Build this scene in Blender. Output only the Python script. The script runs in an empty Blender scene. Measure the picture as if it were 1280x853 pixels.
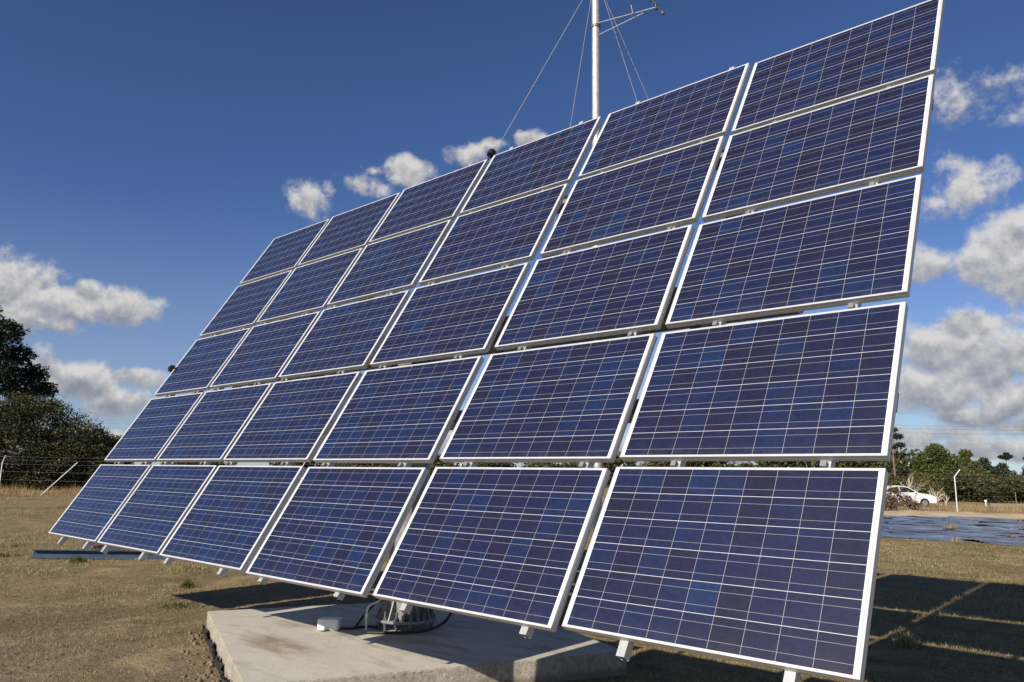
import bpy, bmesh, math, random
import numpy as np
from mathutils import Vector, Matrix
R = math.radians
random.seed(7); rng = np.random.default_rng(7)
scene = bpy.context.scene
C = scene.collection

# ------------------------------------------------------------------ camera
CAM_H = 1.65
CR = ((0.7431514457, 0.1048371320, 0.6608593682),
      (0.6689444257, -0.1392371403, -0.7301550343),
      (0.0154688088, 0.9846939598, -0.1736044972))      # columns: right, up, back
cd = bpy.data.cameras.new('camera'); cam = bpy.data.objects.new('camera', cd); C.objects.link(cam)
m4 = Matrix(CR).to_4x4(); m4.translation = Vector((0, 0, CAM_H)); cam.matrix_world = m4
cd.sensor_width = 36; cd.lens = 26.759; cd.clip_start = 0.1; cd.clip_end = 6000
scene.camera = cam

# ------------------------------------------------------------------ sun, exposure
SUN = Vector((0.0332, -0.8723, 0.4879)).normalized()
EL = math.asin(SUN.z); ROT = math.atan2(SUN.x, SUN.y)
sd = bpy.data.lights.new('sun', 'SUN'); sd.energy = 5.0; sd.angle = R(0.5); sd.color = (1.0, 0.93, 0.82)
so = bpy.data.objects.new('sun', sd); C.objects.link(so)
so.rotation_euler = (-SUN).to_track_quat('-Z', 'Y').to_euler(); so.location = (0, -20, 30)
scene.view_settings.view_transform = 'Standard'
scene.view_settings.look = 'None'; scene.view_settings.gamma = 1; scene.view_settings.exposure = 0.32
scene.view_settings.use_curve_mapping = False

# ------------------------------------------------------------------ node helpers
class NT:
    def __init__(s, nt): s.nt = nt; s.n = nt.nodes; s.l = nt.links
    def new(s, t, **kw):
        nd = s.n.new(t)
        for k, v in kw.items(): setattr(nd, k, v)
        return nd
    def put(s, sock, v):
        if isinstance(v, bpy.types.NodeSocket): s.l.new(v, sock)
        elif v is not None:
            if isinstance(v, (tuple, list)) and len(v) == 3 and sock.type == 'RGBA': v = (*v, 1)
            sock.default_value = v
    def math(s, op, a, b=None, c=None, clamp=False):
        nd = s.new('ShaderNodeMath', operation=op, use_clamp=clamp)
        s.put(nd.inputs[0], a); s.put(nd.inputs[1], b); s.put(nd.inputs[2], c); return nd.outputs[0]
    def vmath(s, op, a, b=None, out=0):
        nd = s.new('ShaderNodeVectorMath', operation=op); s.put(nd.inputs[0], a); s.put(nd.inputs[1], b)
        return nd.outputs['Value'] if op in ('DOT_PRODUCT', 'LENGTH') else nd.outputs[0]
    def noise(s, vec, scale, detail=4, rough=0.55, dist=0.0, dim='3D'):
        nd = s.new('ShaderNodeTexNoise', noise_dimensions=dim); s.put(nd.inputs['Vector'], vec)
        nd.inputs['Scale'].default_value = scale; nd.inputs['Detail'].default_value = detail
        nd.inputs['Roughness'].default_value = rough; nd.inputs['Distortion'].default_value = dist
        return nd.outputs['Fac']
    def ramp(s, fac, stops, interp='LINEAR'):
        nd = s.new('ShaderNodeValToRGB'); s.put(nd.inputs[0], fac); cr = nd.color_ramp; cr.interpolation = interp
        while len(cr.elements) < len(stops): cr.elements.new(0.5)
        for e, (p, c) in zip(cr.elements, stops):
            e.position = p; e.color = (c, c, c, 1) if isinstance(c, (int, float)) else (*c, 1)
        return nd.outputs[0]
    def mix(s, fac, a, b, blend='MIX'):
        nd = s.new('ShaderNodeMix', data_type='RGBA', blend_type=blend)
        s.put(nd.inputs[0], fac); s.put(nd.inputs[6], a); s.put(nd.inputs[7], b); return nd.outputs[2]
    def mapr(s, v, a, b, c=0, d=1, smooth=False):
        nd = s.new('ShaderNodeMapRange'); nd.interpolation_type = 'SMOOTHSTEP' if smooth else 'LINEAR'
        s.put(nd.inputs[0], v)
        for i, x in zip((1, 2, 3, 4), (a, b, c, d)): s.put(nd.inputs[i], x)
        return nd.outputs[0]
    def bump(s, h, strength=0.5, dist=0.02):
        nd = s.new('ShaderNodeBump'); nd.inputs['Strength'].default_value = strength
        nd.inputs['Distance'].default_value = dist; s.put(nd.inputs['Height'], h); return nd.outputs[0]

def material(name):
    m = bpy.data.materials.new(name); m.use_nodes = True
    t = NT(m.node_tree); b = t.n['Principled BSDF']; return m, t, b

def simple(name, col, rough=0.6, metal=0.0, var=0.12, scale=6, bump=0.15, bdist=0.004, spec=0.5):
    m, t, b = material(name)
    co = t.new('ShaderNodeTexCoord').outputs['Object']
    n = t.noise(co, scale, 6, 0.6)
    c = t.mix(n, tuple(max(0, x * (1 - var * 2)) for x in col), tuple(min(1, x * (1 + var * 2)) for x in col))
    t.put(b.inputs['Base Color'], c); b.inputs['Metallic'].default_value = metal
    t.put(b.inputs['Roughness'], t.mapr(n, 0.3, 0.7, max(0.02, rough - 0.1), min(1, rough + 0.1)))
    b.inputs['Specular IOR Level'].default_value = spec
    if bump: t.put(b.inputs['Normal'], t.bump(t.noise(co, scale * 8, 3), bump, bdist))
    return m

# ------------------------------------------------------------------ world: Nishita sky with cumulus built on directions
W = bpy.data.worlds.new('World'); scene.world = W; W.use_nodes = True
w = NT(W.node_tree); w.n.clear()
F = 951.43
def pdir(x, y):                       # picture direction of a cloud -> world direction
    v = Vector(((x - 640) / F, -(y - 426.5) / F, -1.0)).normalized()
    return Matrix(CR) @ v
clouds = [  # x, y, half width, half height, weight
    (18, 352, 62, 40, 1), (70, 385, 70, 30, 1), (110, 372, 26, 20, 1), (155, 384, 48, 26, 1), (10, 395, 60, 26, .9), (75, 412, 45, 9, .55),
    (100, 478, 62, 34, .95), (60, 462, 30, 24, .8), (178, 474, 38, 18, 1), (150, 510, 60, 26, .8), (120, 545, 90, 16, .6),
    (385, 252, 30, 27, .9), (512, 218, 38, 23, 1), (455, 234, 34, 13, .45), (470, 212, 14, 7, .35), (588, 190, 34, 18, .75), (660, 174, 24, 13, 1),
    (610, 182, 26, 10, .4),
    (1188, 126, 42, 36, .40), (1246, 102, 50, 16, .16), (1268, 152, 26, 14, .22), (1216, 234, 54, 38, .62), (1178, 250, 36, 26, .34),
    (1268, 296, 52, 48, 1.05), (1300, 330, 70, 60, 1), (1232, 330, 40, 30, .85), (1162, 334, 46, 30, .95), (1205, 404, 52, 26, .85),
    (1170, 440, 60, 48, .95), (1150, 485, 80, 50, 1), (1218, 470, 60, 36, .95), (1278, 448, 50, 34, .8), (1275, 500, 60, 32, 1), (1215, 520, 80, 22, .9),
    (1130, 545, 120, 22, .85), (1240, 560, 140, 20, .9), (1300, 530, 70, 20, .9),
    (900, 560, 240, 26, .8), (500, 560, 260, 22, .7), (300, 530, 90, 30, .8), (700, 500, 120, 40, .8), (900, 440, 100, 50, .7),
    (1500, 380, 160, 90, 1), (1650, 200, 120, 50, .8), (-150, 380, 120, 60, 1), (-320, 470, 160, 60, 1), (1500, 540, 260, 40, .9), (-250, 560, 300, 30, .8)]
grp = bpy.data.node_groups.new('cloud_field', 'ShaderNodeTree')
grp.interface.new_socket('Vector', in_out='INPUT', socket_type='NodeSocketVector')
grp.interface.new_socket('Field', in_out='OUTPUT', socket_type='NodeSocketFloat')
grp.interface.new_socket('Relief', in_out='OUTPUT', socket_type='NodeSocketFloat')
g = NT(grp); gi = g.new('NodeGroupInput'); go = g.new('NodeGroupOutput')
D0 = gi.outputs[0]
wn = g.new('ShaderNodeTexNoise'); g.put(wn.inputs['Vector'], D0); wn.inputs['Scale'].default_value = 14; wn.inputs['Detail'].default_value = 3
warp = g.vmath('SCALE', g.vmath('SUBTRACT', wn.outputs['Color'], (0.5, 0.5, 0.5))); warp.node.inputs['Scale'].default_value = 0.035
D = g.vmath('ADD', D0, warp)
acc = None; low = None
right = Vector((CR[0][0], CR[1][0], CR[2][0])); up0 = Vector((0, 0, 1))
for (x, y, rx, ry, wt) in clouds:
    Di = D
    if acc is not None:                 # keeps the shader evaluating one cloud after another
        ma = g.new('ShaderNodeVectorMath', operation='MULTIPLY_ADD'); g.put(ma.inputs[0], acc); ma.inputs[1].default_value = (1e-9,) * 3; g.put(ma.inputs[2], D); Di = ma.outputs[0]
    c = pdir(x, y); a = c.cross(up0).normalized(); b2 = a.cross(c).normalized()
    dist = math.sqrt(((x - 640) / F) ** 2 + ((y - 426.5) / F) ** 2 + 1)
    ax, by = rx / F / dist, ry / F / dist
    cm = g.new('ShaderNodeCombineXYZ')
    g.put(cm.inputs[0], g.vmath('DOT_PRODUCT', Di, tuple(a / ax))); 
    q = g.vmath('SUBTRACT', Di, tuple(c))
    yv = g.vmath('DOT_PRODUCT', q, tuple(b2 / by)); g.put(cm.inputs[1], yv); g.put(cm.inputs[2], g.vmath('DOT_PRODUCT', q, tuple(c * 3)))
    v = g.math('MULTIPLY_ADD', g.vmath('LENGTH', cm.outputs[0]), -wt, wt)
    pick = v if acc is None else g.math('SUBTRACT', v, acc)
    if low is None: low = yv
    else:
        k_ = g.mapr(pick, -0.25, 0.25); low = g.math('MULTIPLY_ADD', g.math('SUBTRACT', yv, low), k_, low)
    acc = v if acc is None else g.math('SMOOTH_MAX', acc, v, 0.15)
n1 = g.noise(D0, 26, 6, 0.62); n2 = g.noise(D0, 9, 2, 0.5); n1b = g.noise(g.vmath('ADD', D0, (0.003, 0.0, 0.012)), 26, 4, 0.62)
f = g.math('MULTIPLY_ADD', g.math('SUBTRACT', n1, 0.5), 1.75, acc)
f = g.math('MULTIPLY_ADD', g.math('SUBTRACT', n2, 0.5), 0.5, f)
g.put(go.inputs[0], f)
g.put(go.inputs[1], g.math('MULTIPLY_ADD', g.math('SUBTRACT', n1, n1b), 1.7, g.math('MULTIPLY', low, 0.40)))
tc = w.new('ShaderNodeTexCoord').outputs['Generated']
nrm = w.vmath('NORMALIZE', tc)
fg = w.new('ShaderNodeGroup'); fg.node_tree = grp; w.put(fg.inputs[0], nrm); f0 = fg.outputs[0]; edge = fg.outputs[1]
alpha = w.mapr(f0, -0.06, 0.50, 0, 1, True)
body = w.mapr(f0, 0.3, 1.5, 0.0, 1.0)
lit = w.math('ADD', w.math('MULTIPLY_ADD', edge, 1.0, 0.74), w.math('MULTIPLY', body, -0.13))
sepz = w.new('ShaderNodeSeparateXYZ'); w.put(sepz.inputs[0], nrm)
lit = w.math('ADD', lit, w.mapr(sepz.outputs[2], 0.02, 0.30, -0.16, 0.14))
ccol = w.ramp(lit, [(0.0, (2.1, 2.35, 2.9)), (0.35, (3.0, 3.15, 3.65)), (0.62, (4.6, 4.6, 4.8)), (1.0, (7.4, 7.1, 6.9))])
# color ramps clamp at 1, so scale afterwards
cr = ccol.node.color_ramp
for e, col in zip(cr.elements, ((.26, .29, .36), (.37, .395, .46), (.56, .56, .585), (.92, .89, .86))): e.color = (*col, 1)
ccol = w.vmath('SCALE', ccol); ccol.node.inputs['Scale'].default_value = 11.8
sky = w.new('ShaderNodeTexSky', sky_type='NISHITA'); sky.sun_disc = False
sky.sun_elevation = EL; sky.sun_rotation = ROT; sky.altitude = 1500; sky.air_density = 1.0; sky.dust_density = 0.15; sky.ozone_density = 1.6
gm = w.new('ShaderNodeGamma'); w.put(gm.inputs[0], sky.outputs[0]); gm.inputs[1].default_value = 1.10
skyt = w.mix(1.0, gm.outputs[0], (0.78, 0.94, 1.27), 'MULTIPLY'); skyt.node.clamp_result = False
skyt = w.mix(w.mapr(sepz.outputs[2], 0.0, 0.34, 0.42, 0.0, True), skyt, (6.0, 6.5, 7.2))
skyc = w.mix(w.math('MULTIPLY', alpha, 0.93), skyt, ccol)
bg = w.new('ShaderNodeBackground'); bg.inputs['Strength'].default_value = 0.052; w.put(bg.inputs[0], skyc)
W.cycles.sampling_method = 'MANUAL'; W.cycles.sample_map_resolution = 256
wo = w.new('ShaderNodeOutputWorld'); w.l.new(bg.outputs[0], wo.inputs[0])

# ------------------------------------------------------------------ mesh helpers
def link(name, me, m, parent=None, loc=None):
    o = bpy.data.objects.new(name, me); C.objects.link(o)
    if m is not None and not me.materials:
        for mm in (m if isinstance(m, (list, tuple)) else [m]): me.materials.append(mm)
    if parent is not None: o.parent = parent
    if loc is not None: o.location = loc
    return o
def tag(o, label=None, cat=None, group=None, kind=None):
    for k, v in (('label', label), ('category', cat), ('group', group), ('kind', kind)):
        if v: o[k] = v
    return o
def empty(name, loc=(0, 0, 0), rz=0.0):
    o = bpy.data.objects.new(name, None); C.objects.link(o); o.location = loc; o.rotation_euler.z = rz; o.empty_display_size = .2; return o
def copy_tree(o, parent=None):
    c = o.copy(); C.objects.link(c); c.parent = parent
    for ch in [x for x in C.objects if x.parent == o]: copy_tree(ch, c)
    return c
def bm_done(bm, name, m, parent=None, loc=None, smooth=False, bevel=0.0, seg=1):
    bmesh.ops.remove_doubles(bm, verts=bm.verts, dist=1e-6)
    if bevel: bmesh.ops.bevel(bm, geom=bm.edges[:], offset=bevel, segments=seg, affect='EDGES', clamp_overlap=True)
    bmesh.ops.recalc_face_normals(bm, faces=bm.faces)
    me = bpy.data.meshes.new(name); bm.to_mesh(me); bm.free()
    if smooth:
        for p in me.polygons: p.use_smooth = True
        me.set_sharp_from_angle(angle=R(40))
    return link(name, me, m, parent, loc)
def box(bm, c, s, rot=None):
    r = bmesh.ops.create_cube(bm, size=1)['verts']
    M = Matrix.Diagonal((*s, 1))
    if rot is not None: M = rot.to_4x4() @ M
    M = Matrix.Translation(c) @ M
    bmesh.ops.transform(bm, matrix=M, verts=r); return r
def tube(bm, pts, radii, seg=10, cap=True):
    pts = [Vector(p) for p in pts]
    if isinstance(radii, (int, float)): radii = [radii] * len(pts)
    rings = []; u = None
    for i, p in enumerate(pts):
        d = (pts[min(i + 1, len(pts) - 1)] - pts[max(i - 1, 0)]).normalized()
        if u is None: u = d.orthogonal().normalized()
        u = (u - d * u.dot(d)).normalized(); v = d.cross(u)
        rings.append([bm.verts.new(p + (u * math.cos(t) + v * math.sin(t)) * radii[i]) for t in [2 * math.pi * k / seg for k in range(seg)]])
    for a, b in zip(rings, rings[1:]):
        for k in range(seg): bm.faces.new((a[k], a[(k + 1) % seg], b[(k + 1) % seg], b[k]))
    if cap:
        bm.faces.new(rings[0][::-1]); bm.faces.new(rings[-1])
def lathe(bm, prof, seg=24, M=Matrix.Identity(4)):
    rings = [[bm.verts.new(M @ Vector((r * math.cos(2 * math.pi * k / seg), r * math.sin(2 * math.pi * k / seg), z))) for k in range(seg)] for r, z in prof]
    for a, b in zip(rings, rings[1:]):
        for k in range(seg): bm.faces.new((a[k], a[(k + 1) % seg], b[(k + 1) % seg], b[k]))
    bm.faces.new(rings[0][::-1]); bm.faces.new(rings[-1])
def poly_mesh(name, verts, faces_flat, k, m, parent=None, attr=None):
    me = bpy.data.meshes.new(name); nf = len(faces_flat) // k
    me.vertices.add(len(verts)); me.vertices.foreach_set('co', np.asarray(verts, np.float32).ravel())
    me.loops.add(len(faces_flat)); me.loops.foreach_set('vertex_index', np.asarray(faces_flat, np.int32))
    me.polygons.add(nf); me.polygons.foreach_set('loop_start', np.arange(0, nf * k, k, dtype=np.int32))
    if attr is not None:
        a = me.attributes.new('tone', 'FLOAT', 'POINT'); a.data.foreach_set('value', np.asarray(attr, np.float32))
    me.update(calc_edges=True); me.validate()
    return link(name, me, m, parent)

# ------------------------------------------------------------------ materials
def mat_ground():
    m, t, b = material('dry_paddock')
    co = t.new('ShaderNodeNewGeometry').outputs['Position']
    n1 = t.noise(co, 0.35, 5, 0.6, 0.4); n2 = t.noise(co, 2.2, 7, 0.65, 0.3); n3 = t.noise(co, 22, 6, 0.7); n4 = t.noise(co, 120, 3, 0.6)
    straw = t.mix(n3, (0.24, 0.165, 0.072), (0.58, 0.44, 0.22))
    soil = t.mix(n3, (0.20, 0.135, 0.075), (0.47, 0.335, 0.19))
    green = t.mix(n3, (0.07, 0.085, 0.025), (0.17, 0.18, 0.07))
    base = t.mix(t.mapr(n2, 0.42, 0.62), straw, soil)
    # bare trodden soil beside the pad
    sep = t.vmath('SUBTRACT', co, (-7.4, 3.0, 0)); bd = t.vmath('LENGTH', sep)
    bare = t.math('MULTIPLY', t.mapr(bd, 2.2, 5.2, 1, 0, True), t.mapr(n2, 0.3, 0.55, 0.55, 1.0))
    base = t.mix(bare, base, t.mix(n2, (0.25, 0.17, 0.105), (0.44, 0.33, 0.21)))
    base = t.mix(t.math('MULTIPLY', t.mapr(t.math('ADD', n1, t.math('MULTIPLY', n2, 0.35)), 0.68, 0.84), 0.5), base, green)
    base = t.mix(t.mapr(n4, 0.25, 0.75, 0.0, 0.35), base, (0.09, 0.065, 0.04))
    t.put(b.inputs['Base Color'], base); n5 = t.noise(co, 9, 5, 0.75)
    base = t.mix(t.mapr(n5, 0.50, 0.66, 0.0, 0.7), base, (0.115, 0.075, 0.038)); t.put(b.inputs['Base Color'], base)
    b.inputs['Roughness'].default_value = 1.0; b.inputs['Specular IOR Level'].default_value = 0.1
    n6 = t.noise(co, 1.1, 6, 0.7, 0.8)
    base = t.mix(t.mapr(n6, 0.52, 0.64, 0.0, 0.55), base, (0.15, 0.11, 0.05)); base = t.mix(t.mapr(n6, 0.46, 0.34, 0.0, 0.55), base, (0.58, 0.42, 0.235))
    t.put(b.inputs['Base Color'], base)
    h = t.math('ADD', t.math('ADD', t.math('MULTIPLY', n3, 0.6), t.math('MULTIPLY', n4, 0.3)), t.math('MULTIPLY', n5, 0.8))
    t.put(b.inputs['Normal'], t.bump(h, 1.0, 0.06)); return m
def mat_leaf(name, dark, light, third=None, rough=0.65, trans=0.25):
    m, t, b = material(name)
    at = t.new('ShaderNodeAttribute'); at.attribute_name = 'tone'
    stops = [(0.0, dark), (0.75, light)] + ([(1.0, third)] if third else [])
    col = t.ramp(at.outputs['Fac'], stops)
    t.put(b.inputs['Base Color'], col); b.inputs['Roughness'].default_value = rough; b.inputs['Specular IOR Level'].default_value = 0.25
    tr = t.new('ShaderNodeBsdfTranslucent'); t.put(tr.inputs[0], col)
    mx = t.new('ShaderNodeMixShader'); mx.inputs[0].default_value = trans
    t.l.new(b.outputs[0], mx.inputs[1]); t.l.new(tr.outputs[0], mx.inputs[2]); t.l.new(mx.outputs[0], t.n['Material Output'].inputs[0])
    return m
def mat_cells():
    PW, PH = 1.485, 0.9734
    m, t, b = material('polycrystalline_cells')
    oc = t.new('ShaderNodeTexCoord').outputs['Object']; sp = t.new('ShaderNodeSeparateXYZ'); t.put(sp.inputs[0], oc)
    rnd = t.new('ShaderNodeObjectInfo').outputs['Random']
    x, y = sp.outputs[0], sp.outputs[1]
    ml, mb = 0.028, 0.0125
    pu, pv = (PW - 2 * ml) / 9, (PH - 2 * mb) / 6
    U = t.math('DIVIDE', t.math('SUBTRACT', x, ml), pu); V = t.math('DIVIDE', t.math('SUBTRACT', y, mb), pv)
    iu, iv = t.math('FLOOR', U), t.math('FLOOR', V); fu, fv = t.math('FRACT', U), t.math('FRACT', V)
    def near(f, c, hw):  # 1 inside |f-c|<hw
        return t.math('LESS_THAN', t.math('ABSOLUTE', t.math('SUBTRACT', f, c)), hw)
    inside = t.math('MULTIPLY', t.math('MULTIPLY', t.math('GREATER_THAN', U, 0), t.math('LESS_THAN', U, 9)), t.math('MULTIPLY', t.math('GREATER_THAN', V, 0), t.math('LESS_THAN', V, 6)))
    gapu = t.math('SUBTRACT', 1, near(fu, 0.5, 0.5 - 0.0052)); gapv = t.math('SUBTRACT', 1, near(fv, 0.5, 0.5 - 0.0082))
    gap = t.math('MAXIMUM', gapu, gapv)
    bus = t.math('MAXIMUM', near(fv, 0.26, 0.0062), near(fv, 0.74, 0.0062))
    cm = t.new('ShaderNodeCombineXYZ'); t.put(cm.inputs[0], iu); t.put(cm.inputs[1], iv); t.put(cm.inputs[2], t.math('MULTIPLY', rnd, 91.7))
    wn = t.new('ShaderNodeTexWhiteNoise', noise_dimensions='3D'); t.put(wn.inputs[0], cm.outputs[0]); cellr = wn.outputs['Value']
    off = t.vmath('ADD', oc, t.vmath('MULTIPLY', wn.outputs['Color'], (7., 9., 5.)))
    vo = t.new('ShaderNodeTexVoronoi'); t.put(vo.inputs['Vector'], off); vo.inputs['Scale'].default_value = 55; vo.inputs['Randomness'].default_value = 1
    gs = t.new('ShaderNodeSeparateColor'); t.put(gs.inputs[0], vo.outputs['Color'])
    grain = gs.outputs[0]
    c0 = t.ramp(cellr, [(0.0, (0.0066, 0.0062, 0.021)), (0.5, (0.0058, 0.0078, 0.031)), (0.9, (0.0052, 0.0100, 0.041)), (1.0, (0.005, 0.014, 0.053))])
    cell = t.mix(t.math('MULTIPLY', grain, 0.55), c0, t.mix(1.0, c0, (2.1, 2.1, 2.0), 'MULTIPLY'))
    cell.node.clamp_result = False
    big = t.noise(oc, 2.3, 3)
    cell = t.mix(t.mapr(big, 0.4, 0.7, 0, 0.35), cell, (0.010, 0.009, 0.026))
    col = t.mix(t.math('MULTIPLY', bus, 0.85), cell, (0.29, 0.285, 0.305))
    col = t.mix(gapu, col, (0.40, 0.39, 0.40)); col = t.mix(gapv, col, (0.60, 0.59, 0.58))
    busg = t.math('MULTIPLY', bus, gapu); col = t.mix(busg, col, (0.30, 0.30, 0.32))
    ribbon = t.math('MULTIPLY', near(U, 9.085, 0.012), t.math('MULTIPLY', t.math('GREATER_THAN', V, .25), t.math('LESS_THAN', V, 5.75)))
    dash = t.math('LESS_THAN', t.math('FRACT', t.math('MULTIPLY', V, 0.5)), 0.87)
    outc = t.mix(t.math('MULTIPLY', ribbon, dash), (0.72, 0.73, 0.73), (0.33, 0.36, 0.35))
    col = t.mix(inside, outc, col)
    # thin film of dust, heavier towards the lower frame edge
    dust = t.math('MULTIPLY', t.mapr(t.noise(oc, 9, 6, 0.7), 0.35, 0.8), t.mapr(y, 0.0, 0.10, 0.085, 0.010))
    col = t.mix(dust, col, (0.36, 0.32, 0.27))
    t.put(b.inputs['Base Color'], col); b.inputs['Roughness'].default_value = 0.42; b.inputs['Specular IOR Level'].default_value = 0.35
    b.inputs['Coat Weight'].default_value = 1.0; t.put(b.inputs['Coat Roughness'], t.mapr(t.noise(oc, 14, 5, .7), .3, .7, .04, .12)); b.inputs['Coat IOR'].default_value = 1.42
    return m
def mat_concrete():
    m, t, b = material('stained_concrete')
    co = t.new('ShaderNodeTexCoord').outputs['Object']
    n1 = t.noise(co, 1.6, 6, 0.65, 0.3); n2 = t.noise(co, 9, 6, 0.7); n3 = t.noise(co, 70, 4, 0.7)
    st = t.new('ShaderNodeMapping'); t.put(st.inputs[0], co); st.inputs['Scale'].default_value = (1.0, 3.2, 1); st.inputs['Rotation'].default_value = (0, 0, 0.5)
    n4 = t.noise(st.outputs[0], 1.7, 5, 0.6, 0.2)
    c = t.mix(n1, (0.42, 0.375, 0.30), (0.66, 0.61, 0.51))
    c = t.mix(t.mapr(n2, 0.45, 0.75, 0, 0.35), c, (0.70, 0.66, 0.58))
    c = t.mix(t.mapr(n4, 0.52, 0.72, 0, 0.65), c, (0.23, 0.155, 0.08))
    d = t.vmath('LENGTH', t.vmath('MULTIPLY', t.vmath('SUBTRACT', co, (-0.15, -1.12, 0.2)), (1.0, 3.0, 0.2)))
    c = t.mix(t.math('MULTIPLY', t.mapr(d, 0.15, 0.75, 1, 0, True), t.mapr(n2, .35, .6, .2, .8)), c, (0.20, 0.13, 0.06))
    c = t.mix(t.mapr(n3, 0.3, 0.7, 0.0, 0.25), c, (0.2, 0.17, 0.12))
    n6 = t.noise(co, 3.5, 8, 0.8, 1.5); c = t.mix(t.mapr(n6, 0.60, 0.70, 0, 0.45), c, (0.27, 0.22, 0.15))
    sp = t.new('ShaderNodeSeparateXYZ'); t.put(sp.inputs[0], co)
    c = t.mix(t.math('MULTIPLY', t.mapr(t.math('ADD', sp.outputs[2], t.math('MULTIPLY', n2, 0.08)), 0.09, 0.13, 1, 0), 0.75), c, (0.19, 0.135, 0.08))
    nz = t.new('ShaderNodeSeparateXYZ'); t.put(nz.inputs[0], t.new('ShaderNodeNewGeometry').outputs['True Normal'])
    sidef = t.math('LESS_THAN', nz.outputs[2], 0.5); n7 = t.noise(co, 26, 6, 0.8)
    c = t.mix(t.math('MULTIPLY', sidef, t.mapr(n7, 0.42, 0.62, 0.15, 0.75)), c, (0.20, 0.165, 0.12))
    t.put(b.inputs['Base Color'], c); b.inputs['Roughness'].default_value = 0.9
    hgt = t.math('ADD', t.math('MULTIPLY', n2, .6), t.math('MULTIPLY', n3, .4)); hgt = t.math('ADD', hgt, t.math('MULTIPLY', sidef, t.math('MULTIPLY', n7, 1.6)))
    t.put(b.inputs['Normal'], t.bump(hgt, 0.7, 0.014)); return m
def mat_sheet():
    m, t, b = material('plastic_sheet')
    co = t.new('ShaderNodeNewGeometry').outputs['Position']
    mp = t.new('ShaderNodeMapping'); t.put(mp.inputs[0], co); mp.inputs['Scale'].default_value = (0.55, 1.5, 1); mp.inputs['Rotation'].default_value = (0, 0, R(8))
    n = t.noise(mp.outputs[0], 1.2, 6, 0.62, 0.4); n2 = t.noise(co, 7, 5, .6)
    c = t.ramp(n, [(0.36, (0.02, 0.022, 0.026)), (0.43, (0.09, 0.11, 0.145)), (0.56, (0.16, 0.19, 0.24)), (0.70, (0.34, 0.37, 0.41))])
    c = t.mix(t.mapr(n2, 0.6, 0.75, 0, .6), c, (0.16, 0.13, 0.09))
    t.put(b.inputs['Base Color'], c); t.put(b.inputs['Roughness'], t.mapr(n2, .3, .7, .22, .5)); b.inputs['Specular IOR Level'].default_value = 0.5
    t.put(b.inputs['Normal'], t.bump(n, 0.9, 0.12)); return m
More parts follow.
